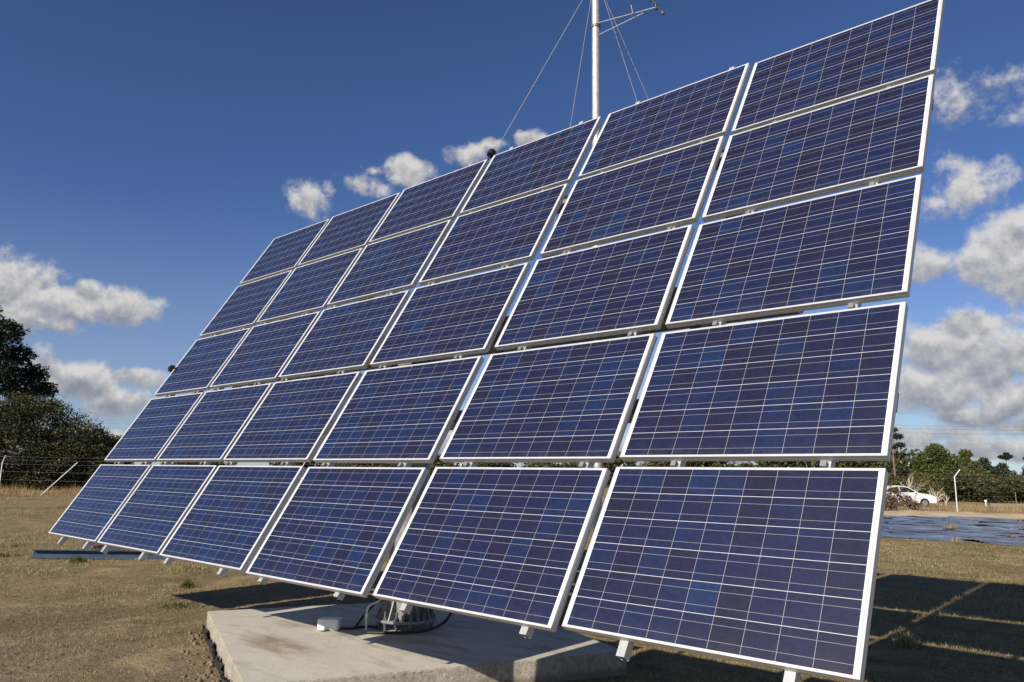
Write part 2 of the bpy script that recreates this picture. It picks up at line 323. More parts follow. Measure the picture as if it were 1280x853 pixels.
M = dict(
    ground=mat_ground(), cells=mat_cells(), concrete=mat_concrete(), sheet=mat_sheet(),
    alu=simple('anodised_aluminium', (0.55, 0.545, 0.535), 0.45, 0.18, 0.03, 12, 0.05, 0.001),
    rail=simple('galvanised_rail', (0.46, 0.465, 0.46), 0.45, 0.3, 0.1, 14, 0.05, .001),
    galv=simple('galvanised_steel', (0.25, 0.25, 0.25), 0.5, 0.35, 0.15, 16, 0.1, .001),
    mast=simple('mast_steel', (0.52, 0.52, 0.50), 0.5, 0.5, 0.12, 9, 0.1, .002),
    steel_dark=simple('dull_steel', (0.16, 0.16, 0.165), 0.55, 0.6, 0.2, 10),
    backsheet=simple('white_backsheet', (0.72, 0.72, 0.71), 0.5, 0, .03, 4, 0),
    black=simple('black_plastic', (0.012, 0.012, 0.013), 0.45, 0, .2, 9),
    rubber=simple('black_rubber', (0.02, 0.02, 0.022), 0.6, 0, .2, 9),
    box=simple('pale_enamel', (0.72, 0.72, 0.68), 0.45, 0, .06, 14, .1, .001),
    blue=simple('blue_painted_steel', (0.018, 0.045, 0.085), 0.5, 0.0, .35, 7, .3, .003),
    rust=simple('rusty_steel', (0.16, 0.075, 0.045), 0.85, 0.1, .3, 9),
    carpaint=simple('white_car_paint', (0.66, 0.65, 0.63), 0.28, 0, .08, 2, 0),
    glass=simple('dark_car_glass', (0.02, 0.024, 0.028), 0.06, 0, .05, 2, 0, spec=.8),
    lamp=simple('lamp_glass', (0.55, 0.55, 0.55), 0.12, 0, .05, 2, 0), redlamp=simple('red_lamp_glass', (0.35, 0.02, 0.02), 0.15, 0, .05, 2, 0),
    bark=simple('grey_bark', (0.17, 0.135, 0.105), 0.95, 0, .3, 4, .6, .03),
    deadwood=simple('bleached_deadwood', (0.42, 0.35, 0.27), 0.9, 0, .2, 6, .5, .02),
    post=simple('white_galvanised_post', (0.66, 0.67, 0.66), 0.5, 0.15, .08, 8, .1, .002),
    wire=simple('fence_wire_steel', (0.42, 0.43, 0.43), 0.5, 0.4, .1, 8, 0),
    cable=simple('power_cable', (0.10, 0.10, 0.11), 0.6, 0.2, .1, 8, 0),
    timber=simple('weathered_timber', (0.21, 0.16, 0.12), 0.9, 0, .25, 6, .5, .01),
    sand=simple('pale_sandy_soil', (0.44, 0.34, 0.22), 1.0, 0, .22, 1.6, .8, .05, .1),
    grass=mat_leaf('dry_grass_blades', (0.13, 0.125, 0.04), (0.42, 0.34, 0.17), (0.52, 0.44, 0.26), 0.8, .3),
    tuft=mat_leaf('green_grass_blades', (0.06, 0.07, 0.02), (0.19, 0.18, 0.06), (0.36, 0.30, 0.14), 0.8, .3),
    straw=mat_leaf('tall_straw', (0.22, 0.14, 0.06), (0.46, 0.33, 0.17), (0.56, 0.44, 0.26), 0.85, .3),
    euc=mat_leaf('dark_gum_leaves', (0.012, 0.020, 0.010), (0.034, 0.046, 0.022), (0.06, 0.07, 0.035), .5, .12),
    olive=mat_leaf('olive_leaves', (0.026, 0.029, 0.012), (0.085, 0.088, 0.034), (0.20, 0.16, 0.08), .6, .18),
    green=mat_leaf('mid_green_leaves', (0.028, 0.042, 0.012), (0.105, 0.130, 0.034), (0.20, 0.20, 0.065), .6, .2),
    gold=mat_leaf('yellow_green_leaves', (0.040, 0.044, 0.013), (0.145, 0.14, 0.04), (0.19, 0.15, 0.06), .6, .2),
    scrub=mat_leaf('brown_green_scrub', (0.036, 0.038, 0.014), (0.145, 0.130, 0.045), (0.24, 0.155, 0.08), .7, .18),
    redleaf=mat_leaf('reddish_leaves', (0.05, 0.035, 0.02), (0.17, 0.085, 0.05), (0.32, 0.22, 0.14), .7, .2),
)

# ------------------------------------------------------------------ setting: ground
def vnoise(x, y, seed):
    r = np.random.default_rng(seed); out = 0
    for k in range(7):
        a_, b_, p_ = r.normal(0, 1, 2).tolist() + [r.uniform(0, 6.28)]; out = out + np.sin(a_ * x + b_ * y + p_)
    return out / 3.2
rad_ = np.concatenate([[0.3], np.geomspace(2.0, 45, 560), np.geomspace(47, 2500, 50)]); nt_ = 760
th_ = np.linspace(0, 2 * math.pi, nt_, endpoint=False)
RR_, TT_ = np.meshgrid(rad_, th_, indexing='ij'); gx2, gy2 = RR_ * np.cos(TT_), RR_ * np.sin(TT_)
wx = gx2 + .3 * vnoise(gx2 * 1.7, gy2 * 1.7, 71); wy = gy2 + .3 * vnoise(gx2 * 1.7, gy2 * 1.7, 72)
gz = .012 * vnoise(wx * 1.1, wy * 1.1, 60) + .011 * vnoise(wx * 4.0, wy * 4.0, 61) * (.5 + .5 * np.clip(vnoise(wx * .8, wy * .8, 65), -1, 1)) + .007 * vnoise(wx * 12, wy * 12, 62) * np.clip(.6 + vnoise(wx * 1.5, wy * 1.5, 66), 0, 1.6) + .0035 * vnoise(wx * 29, wy * 29, 63)
gz = (gz - .004) * np.clip((40 - RR_) / 15, 0, 1)
V_ = np.stack([gx2, gy2, gz], -1).reshape(-1, 3); ix = np.arange(len(rad_) * nt_).reshape(len(rad_), nt_)
nx1 = np.roll(ix, -1, 1); q_ = np.stack([ix[:-1], ix[1:], nx1[1:], nx1[:-1]], -1).reshape(-1)
g0 = poly_mesh('ground', V_, q_, 4, M['ground']); g0.data.polygons.foreach_set('use_smooth', [True] * len(g0.data.polygons))
tag(g0, kind='structure')
# pale sandy bank behind the plastic sheet
def strip_mound(name, p0, p1, wid, hgt, m, n=70, k=9, amp=.35):
    p0 = np.array(p0, float); p1 = np.array(p1, float); d = (p1 - p0); L = np.hypot(*d); d /= L; nn = np.array([-d[1], d[0]])
    r = np.random.default_rng(3); hn = np.convolve(r.normal(0, 1, n + 8), np.ones(5) / 5, 'same')[:n]
    V = []
    for i in range(n):
        e = min(1, i / 4, (n - 1 - i) / 4)
        for j in range(k):
            s = j / (k - 1) * 2 - 1
            q = p0 + d * L * i / (n - 1) + nn * wid * (s + .15 * hn[i])
            V.append((q[0], q[1], (hgt * (1 + amp * hn[i] * 2) * math.cos(s * math.pi / 2) * e + r.normal(0, .01)) * (abs(s) < .99) - .01))
    Fc = []
    for i in range(n - 1):
        for j in range(k - 1):
            a = i * k + j; Fc += [a, a + 1, a + k + 1, a + k]
    o = poly_mesh(name, V, Fc, 4, m)
    for p in o.data.polygons: p.use_smooth = True
    return o
tag(strip_mound('dirt_bank', (-17, 38.5), (4, 50), 1.6, .20, M['sand']), kind='structure')
M['redsoil'] = simple('brown_soil', (0.22, 0.13, 0.075), 1.0, 0, .3, .9, .8, .08, .1)
tag(strip_mound('soil_bank', (-15.5, 92), (-9, 95), 3, 1.1, M['redsoil'], 40, 9), kind='structure')

# ------------------------------------------------------------------ solar tracker
ORI = Vector((-10.480, 3.2475, 0.8746)); AU = Vector((1, 0, 0)); AV = Vector((0, 0.5263, 0.8503)); AN = AU.cross(AV)
PW, PH, GX, GY = 1.485, 0.9734, 0.10455, 0.0696
colx = [-0.0191, -0.0119, 0.0099, 0.0429, 0.0276, -0.0494]
coly = [0.0252, 0.0136, -0.0079, -0.0315, -0.0176, 0.0182]
colz = [-0.037, -0.020, 0.011, 0.036, 0.026, -0.016]
rowy = [-0.0048, 0.0068, 0.0009, -0.0028, 0.0]
tracker = empty('solar_tracker', (-5.86, 5.02, 0.2))
tag(tracker, 'large tilted array of thirty blue solar panels on one steel pedestal', 'solar array')
TL = Vector(tracker.location)
MA = Matrix((AU, AV, AN)).transposed().to_4x4()
array_M = Matrix.Translation(ORI - TL) @ MA        # array plane -> tracker space
def on_array(o, x, y, z): o.matrix_local = array_M @ Matrix.Translation((x, y, z)); return o
def laminate_mesh():
    bm = bmesh.new(); e = 0.002
    box(bm, (PW / 2, PH / 2, -0.0045), (PW - 2 * e, PH - 2 * e, 0.005))
    o = bm_done(bm, 'solar_panel', [M['cells'], M['backsheet']])
    for p in o.data.polygons: p.material_index = 0 if p.normal.z > .5 else 1
    return o
def frame_mesh():
    bm = bmesh.new()
    fw, D, bf = 0.0112, 0.047, 0.028
    # profile (inward offset, z) swept round the rectangle
    prof = [(0, -0.0012), (0.0012, 0), (fw - .001, 0), (fw, -0.001), (fw, -0.0018), (0.0015, -0.0018), (0.0015, -0.0062), (0.0035, -0.0062), (0.0035, -D + .002), (bf, -D + .002), (bf, -D), (0, -D), (0, -.026), (.0015, -.025), (.0015, -.022), (0, -.021)]
    rings = []
    for i, z in prof:
        rings.append([bm.verts.new(p) for p in ((i, i, z), (PW - i, i, z), (PW - i, PH - i, z), (i, PH - i, z))])
    n = len(rings)
    for k in range(n):
        a, b = rings[k], rings[(k + 1) % n]
        for j in range(4): bm.faces.new((a[j], a[(j + 1) % 4], b[(j + 1) % 4], b[j]))
    return bm_done(bm, 'frame', M['alu'])
lam0 = laminate_mesh(); fr0 = frame_mesh(); fr0.parent = lam0
bm = bmesh.new(); box(bm, (PW / 2, PH - .12, -.019), (.13, .11, .022)); tube(bm, [(PW / 2 - .05, PH - .16, -.02), (PW / 2 - .2, PH - .25, -.022), (PW / 2 - .5, PH - .2, -.02)], .004, 6)
jb0 = bm_done(bm, 'junction_box', M['black']); jb0.parent = lam0
rr = random.Random(4)
for r in range(5):
    for c in range(6):
        if r == 0 and c == 0: p = lam0; p.parent = tracker
        else:
            p = lam0.copy(); C.objects.link(p); p.parent = tracker
            for ch in (fr0, jb0): q = ch.copy(); C.objects.link(q); q.parent = p
        x = c * (PW + GX) + colx[c]; y = (4 - r) * (PH + GY) + coly[c] + rowy[r]
        p.matrix_local = array_M @ Matrix.Translation((x, y, colz[c])) @ Matrix.Rotation(rr.uniform(-.0012, .0012), 4, 'Z') @ Matrix.Rotation(rr.uniform(-.002, .002), 4, 'X')
# rails running up behind each column (channel section)
def channel(L, wd=.048, dp=.052, th=.003):
    bm = bmesh.new()
    pr = [(-wd / 2, -dp), (-wd / 2, 0), (wd / 2, 0), (wd / 2, -dp), (wd / 2 - .012, -dp), (wd / 2 - .012, -dp + th), (wd / 2 - th, -dp + th), (wd / 2 - th, -th), (-wd / 2 + th, -th), (-wd / 2 + th, -dp + th), (-wd / 2 + .012, -dp + th), (-wd / 2 + .012, -dp)]
    a = [bm.verts.new((x, 0, z)) for x, z in pr]; b = [bm.verts.new((x, L, z)) for x, z in pr]; n = len(pr)
    for k in range(n): bm.faces.new((a[k], a[(k + 1) % n], b[(k + 1) % n], b[k]))
    bm.faces.new(a[::-1]); bm.faces.new(b)
    return bm_done(bm, 'rail', M['rail'])
RX = [(0.36, 1.15), (1.72, 2.66), (3.28, 4.29), (4.98, 5.97), (6.66, 7.66), (8.26, 9.09)]
rail0 = None; clamp0 = None
for c in range(6):
    for x in RX[c]:
        if rail0 is None: rail0 = channel(5.31); ra = rail0
        else: ra = rail0.copy(); C.objects.link(ra)
        ra.parent = tracker; on_array(ra, x, -.060, colz[c] - .0485)
        for k in range(4):                    # clamps in the gaps between rows
            y = (k + 1) * (PH + GY) - GY / 2 + coly[c] + .060
            if clamp0 is None:
                bm = bmesh.new(); box(bm, (0, 0, .018), (.03, .034, .034)); q = clamp0 = bm_done(bm, 'clamp', M['galv'])
            else: q = clamp0.copy(); C.objects.link(q)
            q.parent = ra; q.location = (0, y, 0)
PURZ = -.25
for y in (4.14, 1.55):                         # horizontal beams behind the rails
    bm = bmesh.new(); box(bm, (4.72, y, PURZ + .03), (9.2, .125, .10)); on_array(bm_done(bm, 'beam', M['galv'], tracker, bevel=.004), 0, 0, 0)
bm = bmesh.new(); box(bm, (4.72, 2.55, -.19), (9.0, .10, .08)); on_array(bm_done(bm, 'beam', M['galv'], tracker, bevel=.004), 0, 0, 0)
bm = bmesh.new(); tube(bm, [(.9, 2.62, -.46), (8.55, 2.62, -.46)], .11, 20); on_array(bm_done(bm, 'torque_tube', M['galv'], tracker, smooth=True), 0, 0, 0)
for x in (1.5, 3.3, 6.1, 7.95):
    bm = bmesh.new(); box(bm, (x, 2.9, PURZ - .07), (.08, 3.0, .10)); box(bm, (x, 2.62, -.42), (.10, .3, .2)); on_array(bm_done(bm, 'cross_arm', M['galv'], tracker, bevel=.003), 0, 0, 0)
# pedestal (tracker space: z=0 is the top of the pad)
bm = bmesh.new(); tube(bm, [(0, 0, .09), (0, 0, 2.45)], .185, 32); ped = bm_done(bm, 'pedestal', M['galv'], tracker, smooth=True)
bm = bmesh.new(); lathe(bm, [(.16, .078), (.30, .078), (.30, .102), (.16, .102)], 40); bm_done(bm, 'flange', M['galv'], ped, smooth=True)
for k in range(12):
    a = 2 * math.pi * (k + .5) / 12; ca, sa = math.cos(a), math.sin(a)
    bm = bmesh.new(); pts = [(.18, 0, .102), (.285, 0, .102), (.27, 0, .14), (.20, 0, .30), (.18, 0, .30)]
    f1_ = [bm.verts.new((x * ca - .006 * sa * s, x * sa + .006 * ca * s, z)) for s in (-1,) for x, _, z in pts]
    f2_ = [bm.verts.new((x * ca - .006 * sa * s, x * sa + .006 * ca * s, z)) for s in (1,) for x, _, z in pts]
    bm.faces.new(f1_); bm.faces.new(f2_[::-1])
    for i in range(5): bm.faces.new((f1_[i], f1_[(i + 1) % 5], f2_[(i + 1) % 5], f2_[i]))
    bm_done(bm, 'gusset', M['galv'], ped)
    a = 2 * math.pi * k / 12; x, y = .255 * math.cos(a), .255 * math.sin(a)
    bm = bmesh.new(); tube(bm, [(x, y, 0), (x, y, .175)], .013, 8); tube(bm, [(x, y, .103), (x, y, .128)], .024, 6); tube(bm, [(x, y, .052), (x, y, .0775)], .024, 6)
    bm_done(bm, 'bolt', M['steel_dark'], ped)
bm = bmesh.new(); lathe(bm, [(.20, 2.42), (.27, 2.44), (.27, 2.60), (.22, 2.63), (.22, 2.78), (.12, 2.84)], 28)
ct = ORI + AV * 2.62 + AU * 4.62 + AN * -.46 - TL
box(bm, (ct.x, ct.y, ct.z), (.5, .26, .30)); box(bm, (ct.x, (ct.y) / 2, 2.66), (.34, abs(ct.y) + .3, .16))
bm_done(bm, 'slew_gearbox', M['steel_dark'], tracker, smooth=True, bevel=.004)
p1 = Vector((.0, .19, 1.25)); p2 = ORI + AV * 1.7 + AU * 4.62 + AN * -.36 - TL
bm = bmesh.new(); tube(bm, [p1, p1.lerp(p2, .55)], .045, 14); tube(bm, [p1.lerp(p2, .5), p2], .025, 12)
bm_done(bm, 'actuator', M['galv'], tracker, smooth=True)
def curve_pts(pts, n=8):
    P = [Vector(p) for p in pts]; P = [P[0]] + P + [P[-1]]; out = []
    for i in range(1, len(P) - 2):
        for k in range(n):
            t = k / n; a, b, c, d = P[i - 1:i + 3]
            out.append(.5 * ((2 * b) + (-a + c) * t + (2 * a - 5 * b + 4 * c - d) * t * t + (-a + 3 * b - 3 * c + d) * t ** 3))
    out.append(P[-2]); return out
rt = Vector((.743, .669, 0)); fwd = Vector((-.669, .743, 0))
def sc(a, b, z): v = rt * a - fwd * b; return Vector((v.x, v.y, z))   # offsets: right, towards viewer, up
bm = bmesh.new(); tube(bm, curve_pts([sc(.17, .1, .5), sc(.34, .12, .42), sc(.47, .12, .28), sc(.40, .16, .10), sc(.22, .30, .03), sc(-.1, .36, .02), sc(-.3, .34, .015)]), .013, 10)
bm_done(bm, 'conduit', M['rubber'], tracker, smooth=True)
bm = bmesh.new(); tube(bm, curve_pts([sc(-.20, .02, .42), sc(-.22, .03, .33), sc(-.30, .06, .22), sc(-.40, .10, .10), sc(-.46, .12, .012)]), .012, 8)
bm_done(bm, 'conduit', M['rubber'], tracker, smooth=True)
bm = bmesh.new(); tube(bm, curve_pts([sc(-.185, .06, .5), sc(-.19, .07, .36), sc(-.24, .1, .26), sc(-.33, .14, .215), sc(-.35, .16, .13), sc(-.345, .17, .0)]), .010, 8); tube(bm, [sc(-.347, .165, .11), sc(-.347, .165, .15)], .018, 10)
bm_done(bm, 'drain_pipe', M['box'], tracker, smooth=True)
# light sensors on the array edge
for (x, y, ax) in ((4.62, 5.265, Vector((0, 1, 0))), (-.03, 2.56, Vector((-1, 0, 0)))):
    bm = bmesh.new(); q = ax.to_track_quat('Z', 'Y').to_matrix().to_4x4()
    lathe(bm, [(.008, -.10), (.008, .0), (.045, .005), (.05, .03), (.047, .07), (.03, .092), (.008, .10)], 18, q)
    s = bm_done(bm, 'light_sensor', M['black'], tracker, smooth=True); on_array(s, x, y, -.03)

# ------------------------------------------------------------------ concrete pad
pc = [(-7.92, 4.08), (-5.06, 2.92), (-3.83, 5.70), (-6.62, 6.90)]
bm = bmesh.new(); cx, cy = -5.86, 4.90
def edge_pts(a, b, n, j):
    return [(a[0] + (b[0] - a[0]) * k / n + rr.uniform(-j, j), a[1] + (b[1] - a[1]) * k / n + rr.uniform(-j, j)) for k in range(n)]
top = []
for i in range(4): top += edge_pts(pc[i], pc[(i + 1) % 4], 22, .005)
tv = [bm.verts.new((x - cx, y - cy, .2 + rr.uniform(-.0015, .0015))) for x, y in top]
lv = [bm.verts.new(((x - cx) * 1.004, (y - cy) * 1.004, .188)) for x, y in top]
bv = [bm.verts.new(((x - cx) * 1.008 + rr.uniform(-.012, .012), (y - cy) * 1.008 + rr.uniform(-.012, .012), -.05)) for x, y in top]
bm.faces.new(tv); N = len(top)
for a, b in ((tv, lv), (lv, bv)):
    for k in range(N): bm.faces.new((a[k], a[(k + 1) % N], b[(k + 1) % N], b[k]))
pad = bm_done(bm, 'concrete_pad', M['concrete'], None, (cx, cy, 0)); tag(pad, 'square stained concrete pad carrying the pedestal of the solar array', 'concrete pad')
def in_pad(x, y, g_=.02):
    ins = np.ones_like(x, bool)
    for i in range(4):
        a, b = pc[i], pc[(i + 1) % 4]; ins &= ((b[0] - a[0]) * (y - a[1]) - (b[1] - a[1]) * (x - a[0])) > -g_ * 3
    return ins
# clods and stones along the pad edge
def stones(name, n, fn, smin, smax, m):
    V = []; Fc = []
    base = [(1, 0, 0), (-1, 0, 0), (0, 1, 0), (0, -1, 0), (0, 0, 1), (0, 0, -1)]; tri = [(0, 2, 4), (2, 1, 4), (1, 3, 4), (3, 0, 4), (2, 0, 5), (1, 2, 5), (3, 1, 5), (0, 3, 5)]
    for i in range(n):
        x, y = fn(); s = rr.uniform(smin, smax); o = len(V)
        for b in base: V.append((x + b[0] * s * rr.uniform(.6, 1.3), y + b[1] * s * rr.uniform(.6, 1.3), s * .2 + b[2] * s * rr.uniform(.5, .9)))
        for t_ in tri: Fc += [o + k for k in t_]
    return poly_mesh(name, V, Fc, 3, m)
def near_pad():
    e = rr.choice([(pc[0], pc[1], -1), (pc[1], pc[2], 1), (pc[3], pc[0], 1)]); k = rr.random(); a, b = e[0], e[1]
    x = a[0] + (b[0] - a[0]) * k; y = a[1] + (b[1] - a[1]) * k; nx, ny = (b[1] - a[1]), -(b[0] - a[0]); L = math.hypot(nx, ny)
    d = .07 + abs(rr.gauss(0, .09)); return x + nx / L * d, y + ny / L * d
M['clod'] = simple('dry_clods', (0.20, 0.15, 0.10), 1, 0, .3, 12, .6, .01, .1)
tag(stones('loose_soil', 450, near_pad, .006, .035, M['clod']), 'crumbs and clods of dry soil around the pad edge', 'soil', kind='stuff')
def bare_pt():
    while True:
        a = rr.uniform(R(-20), R(100)); d = 3.2 * (16 / 3.2) ** rr.random(); x, y = -math.sin(a) * d, math.cos(a) * d
        if math.hypot(x + 8.2, y - 3.4) < 4.6 * rr.random() ** .4 and not in_pad(np.array([x]), np.array([y]), .03)[0]: return x, y
tag(stones('soil_crumbs', 5200, bare_pt, .003, .013, M['clod']), 'scattered soil crumbs and litter on the bare ground', 'soil', kind='stuff')
bm = bmesh.new(); K = 120; va = []; vb = []  # ragged black strip standing along the pad's left side
A_, B_ = Vector((pc[0][0], pc[0][1], 0)), Vector((pc[1][0], pc[1][1], 0)); od = Vector(((B_ - A_).y, -(B_ - A_).x, 0)).normalized()
for k in range(K + 1):
    q = A_.lerp(B_, .03 + .97 * k / K) + od * (.03 + .015 * math.sin(k * 1.7)); hh = max(.02, .055 + .022 * math.sin(k * .21) + .014 * math.sin(k * .53 + 1) + rr.uniform(-.006, .006))
    va.append((bm.verts.new(q + Vector((0, 0, -.03))), bm.verts.new(q + od * .006 + Vector((0, 0, hh * .5))), bm.verts.new(q + od * (.012 + .006 * math.sin(k * .4)) + Vector((0, 0, hh * 1.2)))))
for a, b in zip(va, va[1:]):
    for j in range(2): bm.faces.new((a[j], b[j], b[j + 1], a[j + 1]))
tag(bm_done(bm, 'black_strip', M['rubber'], smooth=True), 'ragged black strip sticking up along the left side of the concrete pad', 'membrane')
# small cabinet on the pad
bm = bmesh.new(); box(bm, (0, 0, .052), (.20, .125, .10)); bx_ = bm_done(bm, 'small_box', M['box'], None, None, bevel=.006)
jb = empty('connection_box', (-6.27, 4.44, .2), R(38)); bx_.name = 'housing'; bx_.parent = jb
bm = bmesh.new(); box(bm, (.03, -.0645, .045), (.11, .005, .07)); bm_done(bm, 'cover', M['box'], jb, bevel=.001)
tag(jb, 'small pale box lying on the concrete pad at the shadow edge', 'box')
bm = bmesh.new(); P0 = Vector((-6.18, 4.50, .215)); tube(bm, curve_pts([P0, (-6.12, 4.60, .21), (-6.12, 4.72, .21), (-6.02, 4.80, .21), (-5.98, 4.76, .215)]), .012, 8)
tag(bm_done(bm, 'cable', M['rubber'], smooth=True), 'black cable running from the small pale box to the pedestal foot', 'cable')

# ------------------------------------------------------------------ mast
MB = Vector((-8.75, 12.19, 0)); mast = empty('guyed_mast', MB); tag(mast, 'tall grey steel mast with guy wires and a side boom behind the solar array', 'mast')
bm = bmesh.new(); tube(bm, [(0, 0, 0), (0, 0, 6), (0, 0, 14)], [.088, .086, .084], 24); pole = bm_done(bm, 'pole', M['mast'], mast, smooth=True)
for z in (11.15, 5.2):
    bm = bmesh.new(); lathe(bm, [(.085, z - .03), (.103, z - .03), (.103, z + .03), (.085, z + .03)], 24); bm_done(bm, 'collar', M['steel_dark'], pole, smooth=True)
tip = Vector((-7.463, 12.531, 11.23)) - MB; dirb = Vector((tip.x, tip.y, 0)).normalized(); sd_ = Vector((-dirb.y, dirb.x, 0))
bm = bmesh.new()
tube(bm, [dirb * .08 + sd_ * .04 + Vector((0, 0, 11.25)), tip], .011, 8); tube(bm, [dirb * .08 - sd_ * .06 + Vector((0, 0, 11.19)), tip], .009, 8)
tube(bm, [dirb * .08 + Vector((0, 0, 10.95)), dirb * 1.05 + Vector((0, 0, 11.175))], .009, 8)
bmb = bm_done(bm, 'boom', M['rail'], mast, smooth=True)
bm = bmesh.new(); ct_ = Vector((-7.60, 12.44, 11.53)) - MB; cb_ = Vector((-7.36, 12.60, 11.09)) - MB; tube(bm, [ct_, cb_], .016, 8); tube(bm, [tip - Vector((0, 0, .05)), tip + Vector((0, 0, .05))], .03, 10)
tube(bm, [tip + (ct_ - tip) * .5 + Vector((.05, .05, .03)), tip + (ct_ - tip) * .5 - Vector((.05, .05, .03))], .009, 6); bm_done(bm, 'crossbar', M['black'], bmb)
bm = bmesh.new(); bmesh.ops.create_uvsphere(bm, u_segments=12, v_segments=8, radius=.04, matrix=Matrix.Translation(cb_ + Vector((.01, 0, -.01)))); bm_done(bm, 'anemometer_cup', M['steel_dark'], bmb, smooth=True)
bm = bmesh.new(); s1 = Vector((-7.90, 12.26, 11.33)) - MB; tube(bm, [s1, s1 + Vector((.03, .02, -.2))], .012, 8); bm_done(bm, 'bracket', M['steel_dark'], bmb)
att = Vector((0, 0, 12.19))
for gx_, gy_ in ((-14.66, 8.75), (-10.53, 11.43 + 4.2), (-6.71, 15.95), (-6.52, 18.79)):
    pass
anch = [(-14.66, 8.75), (-12.27, 13.32), (-6.71, 15.95), (-6.52, 18.79)]
for ax_, ay_ in anch:
    q = Vector((ax_, ay_, 0)) - MB; bm = bmesh.new()
    tube(bm, [att + q.normalized() * .085 * Vector((1, 1, 0)).length * .7, q + Vector((0, 0, .1))], .0055, 6); gwire = bm_done(bm, 'guy_wire', M['wire'], mast)
    bm = bmesh.new(); tube(bm, [q + Vector((0, 0, -.05)), q + Vector((0, 0, .14))], .015, 8); bm_done(bm, 'anchor', M['steel_dark'], gwire)

# ------------------------------------------------------------------ blue beam and scrap on the ground
a, b = Vector((-16.38, 4.90, 0)), Vector((-13.9, 7.35, 0)); L = (b - a).length; ang = math.atan2((b - a).y, (b - a).x)
bm = bmesh.new(); h_, w_, t_ = .15, .10, .008
pr = [(-w_ / 2, 0), (w_ / 2, 0), (w_ / 2, t_), (-w_ / 2 + t_, t_), (-w_ / 2 + t_, h_ - t_), (w_ / 2, h_ - t_), (w_ / 2, h_), (-w_ / 2, h_)]
va = [bm.verts.new((0, y, z)) for y, z in pr]; vb = [bm.verts.new((L, y, z)) for y, z in pr]
for k in range(8): bm.faces.new((va[k], va[(k + 1) % 8], vb[(k + 1) % 8], vb[k]))
bm.faces.new(va[::-1]); bm.faces.new(vb)
beam = bm_done(bm, 'steel_beam', M['blue'], None, a); beam.rotation_euler = (0, 0, ang + math.pi); beam.location = b
tag(beam, 'long dark blue steel channel lying on the dry grass left of the array', 'beam')
sp_ = empty('scrap_heap', (-16.9, 6.6, 0)); tag(sp_, 'low heap of dark scrap metal on the grass behind the blue beam', 'scrap')
for i in range(9):
    x, y = rr.uniform(-.5, .6), rr.uniform(-.35, .45); aa = rr.uniform(0, 3.1); l_ = rr.uniform(.35, .9)
    bm = bmesh.new(); d_ = Vector((math.cos(aa), math.sin(aa), rr.uniform(-.1, .15))) * l_ / 2; z0 = rr.uniform(.05, .16)
    if i % 3: tube(bm, [Vector((x, y, z0)) - d_, Vector((x, y, z0)) + d_], rr.uniform(.018, .035), 8); bm_done(bm, 'pipe', M[('rust', 'steel_dark', 'rust')[i % 3]], sp_)
    else: box(bm, (x, y, z0), (.3, .2, .05), Matrix.Rotation(aa, 3, 'Z') @ Matrix.Rotation(rr.uniform(-.4, .4), 3, 'X')); bm_done(bm, 'plate', M['steel_dark'], sp_, bevel=.003)

# ------------------------------------------------------------------ plastic sheet
nx_, ny_ = 150, 170; xs = np.linspace(-15.5, 3.5, nx_); ys = np.linspace(0, 1, ny_)
def vnoise(x, y, seed):
    r = np.random.default_rng(seed); out = 0
    for k in range(7):
        a_, b_, p_ = r.normal(0, 1, 2).tolist() + [r.uniform(0, 6.28)]; out = out + np.sin(a_ * x + b_ * y + p_)
    return out / 3.2
V = []; XX, YY = np.meshgrid(xs, ys, indexing='ij')
near_y = 24.6 + .10 * XX * 0 + .22 * vnoise(XX * 1.2, XX * 0, 3) + .06 * vnoise(XX * 6, XX * 0, 5); far_y = 45.2 + .38 * XX + .3 * vnoise(XX, XX * 0, 9)
near_y = near_y + np.where(XX > -4, (XX + 4) * .25, 0)
Y = near_y + (far_y - near_y) * YY
Z = .035 + .03 * vnoise(XX * .9, Y * 4.2, 11) + .02 * vnoise(XX * 2.5, Y * 7, 12); Z = np.maximum(Z, .006) * np.clip(np.minimum(YY, 1 - YY) * 40, .15, 1)
V = np.stack([XX, Y, Z], -1).reshape(-1, 3); idx = np.arange(nx_ * ny_).reshape(nx_, ny_)
hole = (vnoise(XX * 1.6, Y * 3.2, 21) + .4 * vnoise(XX * 5, Y * 6, 22))[:-1, :-1] > .85
q = np.stack([idx[:-1, :-1], idx[1:, :-1], idx[1:, 1:], idx[:-1, 1:]], -1)[~hole].reshape(-1)
sh = poly_mesh('plastic_sheet', V, q, 4, M['sheet'])
for p in sh.data.polygons: p.use_smooth = True
tag(sh, 'wide wrinkled blue-black plastic sheet spread on the grass right of the array', 'plastic sheet')

# ------------------------------------------------------------------ grass
def blades(name, P, length, width, m, lean=.5, tone=None):
    n = len(P); a = rng.uniform(0, 2 * math.pi, n); L = length * rng.uniform(.5, 1.3, n); Wd = width
    lx, ly = rng.normal(0, lean, n) * L, rng.normal(0, lean, n) * L; zz = np.sqrt(np.maximum(L ** 2 - lx ** 2 - ly ** 2, (L * .35) ** 2))
    dx, dy = np.cos(a) * Wd / 2, np.sin(a) * Wd / 2
    z0 = P[:, 2] if P.shape[1] > 2 else np.zeros(n)
    A = np.stack([P[:, 0] - dx, P[:, 1] - dy, z0 - .003], -1); B = np.stack([P[:, 0] + dx, P[:, 1] + dy, z0 - .003], -1); T = np.stack([P[:, 0] + lx, P[:, 1] + ly, z0 + zz], -1)
    V = np.stack([A, B, T], 1).reshape(-1, 3)
    tn = (rng.uniform(0, 1, n) if tone is None else np.clip(tone, 0, 1)).repeat(3)
    return poly_mesh(name, V, np.arange(3 * n), 3, m, None, tn)
n = 420000
th = rng.uniform(R(-4), R(125), n)      # around +y towards -x, seen from the camera
